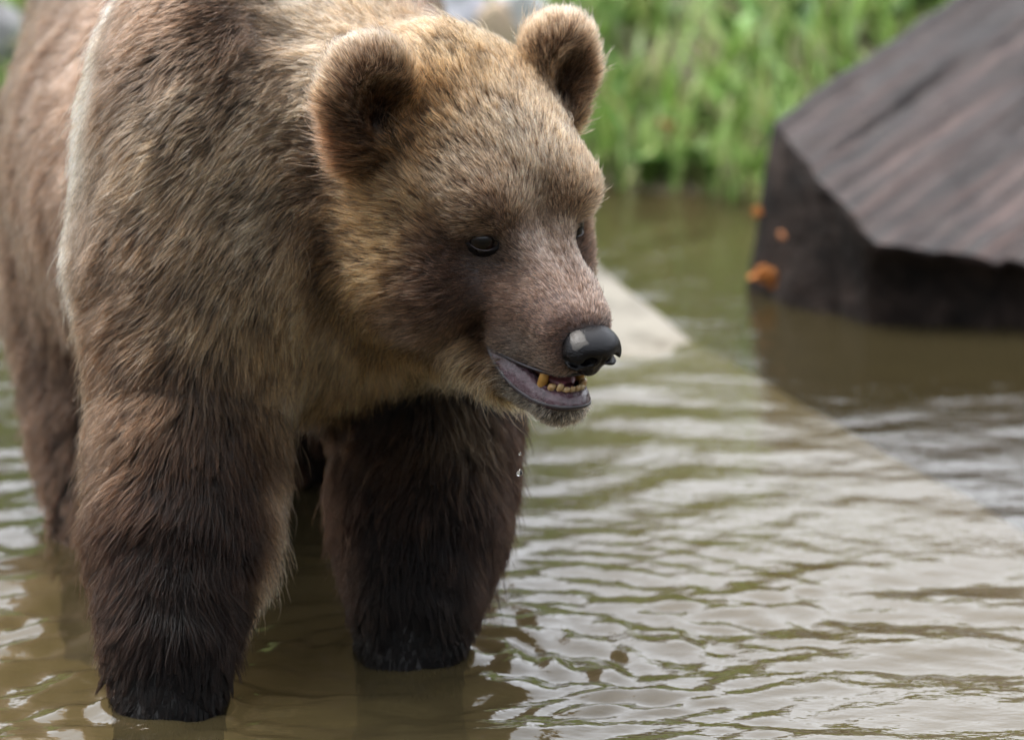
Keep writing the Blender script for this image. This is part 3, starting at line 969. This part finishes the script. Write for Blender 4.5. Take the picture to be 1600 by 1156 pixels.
for f, w, u in ((3, 2.2, -10.6), (5, 2.2, -10.3), (7, 2.1, -10.2), (8.8, 1.9, -10.3), (10.0, 1.4, -10.4), (10.7, .6, -10.5)):
    tg.append([(f, w * math.cos(x), u + .45 * math.sin(x) * (1 if math.sin(x) > 0 else .6) - .12 * math.exp(-(w * math.cos(x) / .4) ** 2) * (math.sin(x) > 0)) for x in np.linspace(0, 2 * np.pi, 16, endpoint=False)])
lofted('tongue', np.array(tg), m_tongue)

# ---- body mesh with skin / undercoat colour
body_me_tmp = mesh_obj('body', BV, BF, None)
BN = np.empty(len(BV) * 3); body_me_tmp.data.vertices.foreach_get('normal', BN); BN = BN.reshape(-1, 3)
vl, vlift, vtip, vroot, vD, vhw = coat(BV, BN)
vl = np.where(vl > .02, .02 + (vl - .02) * .50, vl)
vb = bare(BV)
skin = vroot * .55
Qb = toH(BV)
nakedm = ((1 - vb) * (BV[:, 2] > 0))[:, None]
mouthm = (ell(Qb, (11.0, 0, -10.25), (8.0, 4.4, .95)) < .12)[:, None] * np.ones(3)
skin = skin * (1 - nakedm) + np.array([.016, .013, .014]) * nakedm
skin = np.where(mouthm > 0, np.array([.09, .04, .05]), skin)
body = child(body_me_tmp)
body.data.materials.append(m_attr('bear_skin', .6, .3))
set_col(body, skin)

# ---- fur strands
tri = np.concatenate([BF[:, [0, 1, 2]], BF[:, [0, 2, 3]]])
ta = np.linalg.norm(np.cross(BV[tri[:, 1]] - BV[tri[:, 0]], BV[tri[:, 2]] - BV[tri[:, 0]]), axis=1) / 2
tc_ = BV[tri].mean(1); thw = vhw[tri].mean(1); tln = vl[tri].mean(1); tb = vb[tri].mean(1)
FUR = 1.0
dens = np.clip(.75 / (tln * 100), .16, 1.0) ** .75 * 112e4          # strands per square metre
dens *= np.where(tc_[:, 1] > 6.55, .35, 1.0) * np.where(tc_[:, 2] < -.02, 0, 1) * tb
dens *= FUR
NS = int((dens * ta).sum())
pick = rng.choice(len(tri), NS, p=dens * ta / (dens * ta).sum())
r1, r2 = rng.random(NS), rng.random(NS); sq = np.sqrt(r1)
bc = np.stack([1 - sq, sq * (1 - r2), sq * r2], 1)
T = tri[pick]
def interp(A):
    return np.einsum('nk,nk...->n...', bc, A[T]) if A.ndim == 1 else np.einsum('nk,nkc->nc', bc, A[T])
RT = interp(BV); NR = interp(BN); NR /= np.linalg.norm(NR, axis=1, keepdims=True)
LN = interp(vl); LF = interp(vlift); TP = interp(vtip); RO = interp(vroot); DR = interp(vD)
print('strands', NS, time.time() - T0)
K = 6
# comb noise: gentle swirls
sw = np.stack([fbm(RT, 28, 2, 61), fbm(RT, 28, 2, 62), fbm(RT, 28, 2, 63)], 1) * .45 + rng.normal(0, .16, (NS, 3))
DR = DR + sw; DR -= NR * (DR * NR).sum(1, keepdims=True); DR /= np.linalg.norm(DR, axis=1, keepdims=True)
LN = LN * np.clip(rng.normal(1, .20, NS), .45, 1.6) * np.where(rng.random(NS) < .025, 1.6, 1) * (1 + .18 * vnoise(RT, 40, 64))
LF = np.clip(LF + .14 * vnoise(RT, 33, 65) + rng.normal(0, .07, NS), .1, .95)
pts = np.empty((NS, K, 3), np.float32)
pts[:, 0] = RT - NR * .001
p_cur = pts[:, 0].astype(float)
grav = np.array([0, 0, -1.0])
for k in range(1, K):
    t = (k - .5) / (K - 1)
    up = LF * (1.25 - .95 * t)
    g = np.clip(LN / .05, 0, 1)[:, None] * .30 * t
    dv = NR * up[:, None] + DR * np.sqrt(np.maximum(1 - up ** 2, .1))[:, None] + grav * g
    dv /= np.linalg.norm(dv, axis=1, keepdims=True)
    p_cur = p_cur + dv * (LN / (K - 1))[:, None]
    pts[:, k] = p_cur
# clumping: strands lean towards a leader, leaders towards a bigger lock
lead = np.nonzero(rng.random(NS) < np.clip(.06 * (.02 / np.maximum(LN, .006)) ** .6, .04, .12))[0]
big = lead[rng.random(len(lead)) < .10]
def nearest(src, q):
    kd = kdtree.KDTree(len(src))
    for i, c in enumerate(RT[src]): kd.insert(c, i)
    kd.balance()
    f = kd.find
    return src[np.array([f(c)[1] for c in RT[q].tolist()])]
tt = (np.linspace(0, 1, K) ** 1.3)[None, :, None]
nb_ = nearest(big, lead)
pl = pts[lead]
cw = .38 * np.clip(LN[lead] / .03, .2, 1)[:, None, None]
dist_ok = np.exp(-(np.linalg.norm(RT[lead] - RT[nb_], axis=1) / .03) ** 2)[:, None, None]
pts[lead] = pl + (pts[nb_] - pl) * tt * cw * dist_ok
nl = nearest(lead, np.arange(NS))
cw = (np.clip(.34 + .30 * vnoise(RT, 30, 66), .08, .7) * np.clip(LN / .022, .35, 1) * rng.uniform(.5, 1.1, NS))
wet = sstep(.10, .03, RT[:, 2])
cw = (cw * (1 - wet) + .92 * wet)[:, None, None]
pts = pts + (pts[nl] - pts) * tt * cw
# frizz
fr_ = rng.normal(0, 1, (NS, K, 3)) * (LN[:, None, None] * .016) * np.linspace(0, 1, K)[None, :, None]
pts = pts + fr_
print('combed', time.time() - T0)
# colour along each strand: dark root, pale tip, some strands paler or darker than their neighbours
kt = np.linspace(0, 1, K)
mixt = sstep(.25, .95, kt)[None, :, None] * np.clip(rng.normal(.92, .22, NS), .1, 1.3)[:, None, None]
br = np.exp(rng.normal(0, .36, NS) + .20 * fbm(RT, 45, 2, 67) + .30 * vnoise(RT[nl], 700, 68))[:, None, None]
RO = RO * .55
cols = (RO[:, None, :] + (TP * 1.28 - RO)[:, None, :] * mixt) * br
warm = (rng.normal(0, .05, NS) + .06 * vnoise(RT, 18, 69))[:, None]
cols[:, :, 0] *= 1 + warm; cols[:, :, 2] *= 1 - warm
lum = cols.mean(2, keepdims=True)
cols = lum + (cols - lum) * 1.0
cols = np.clip(np.clip(cols, .001, 1) ** 1.24 * .70, .001, .9) * np.array([1.0, .985, .965])
lum = cols.mean(2)
cols[:, :, 2] *= 1 - .22 * sstep(.06, .008, lum)
cols[:, :, 1] *= 1 - .05 * sstep(.06, .008, lum)
rad = np.clip(.00019 + LN * .0038, .00020, .00034)[:, None] * np.array([.9, 1.0, .95, .80, .52, .10])[None] * rng.uniform(.75, 1.2, NS)[:, None]

m_fur = bpy.data.materials.new('bear_fur'); m_fur.use_nodes = True
n_, l_ = m_fur.node_tree.nodes, m_fur.node_tree.links
n_.remove(n_['Principled BSDF'])
hb = n_.new('ShaderNodeBsdfHairPrincipled')
hb.parametrization = 'COLOR'
at = n_.new('ShaderNodeAttribute'); at.attribute_name = 'col'
l_.new(at.outputs['Color'], hb.inputs['Color'])
hb.inputs['Roughness'].default_value = .42
hb.inputs['Radial Roughness'].default_value = .5
hb.inputs['Coat'].default_value = .0
hb.inputs['IOR'].default_value = 1.2
l_.new(hb.outputs[0], n_['Material Output'].inputs['Surface'])

def fur_object(name, sel):
    n = len(sel)
    cu = bpy.data.hair_curves.new(name)
    cu.add_curves([K] * n)
    cu.position_data.foreach_set('vector', np.ascontiguousarray(pts[sel], np.float32).ravel())
    ra = cu.attributes.get('radius') or cu.attributes.new('radius', 'FLOAT', 'POINT')
    ra.data.foreach_set('value', np.ascontiguousarray(rad[sel], np.float32).ravel())
    ca = cu.attributes.new('col', 'FLOAT_COLOR', 'POINT')
    c4 = np.ones((n * K, 4), np.float32); c4[:, :3] = cols[sel].reshape(-1, 3)
    ca.data.foreach_set('color', c4.ravel())
    cu.materials.append(m_fur)
    o = bpy.data.objects.new(name, cu); COL.objects.link(o)
    child(o)
    o['kind'] = 'stuff'
    return o
fur_object('fur', np.arange(NS))
print('fur done', time.time() - T0)

# ------------------------------------------------------------------ falling drops
m_drop, n_, l_, p_ = mat_new('drop_water')
p_.inputs['Transmission Weight'].default_value = 1
p_.inputs['Roughness'].default_value = .0
p_.inputs['IOR'].default_value = 1.33
for (px, py, r, ty, lab) in ((813, 709, .0017, 1.0, 'smaller upper water drop falling from the bear\'s chin'), (812, 739, .0031, 1.15, 'larger lower water drop falling below the bear\'s chin')):
    bm = bmesh.new(); bmesh.ops.create_icosphere(bm, subdivisions=3, radius=r)
    for v in bm.verts:
        if v.co.z > 0: v.co.z *= ty; v.co.x *= 1 - .25 * v.co.z / (r * ty); v.co.y *= 1 - .25 * v.co.z / (r * ty)
    me = bpy.data.meshes.new('water_drop'); bm.to_mesh(me); bm.free()
    for pl in me.polygons: pl.use_smooth = True
    me.materials.append(m_drop)
    o = bpy.data.objects.new('water_drop', me); COL.objects.link(o); o.location = P(px, py, 5.92)
    tag(o, lab, 'water drop', 'drops falling from the chin')
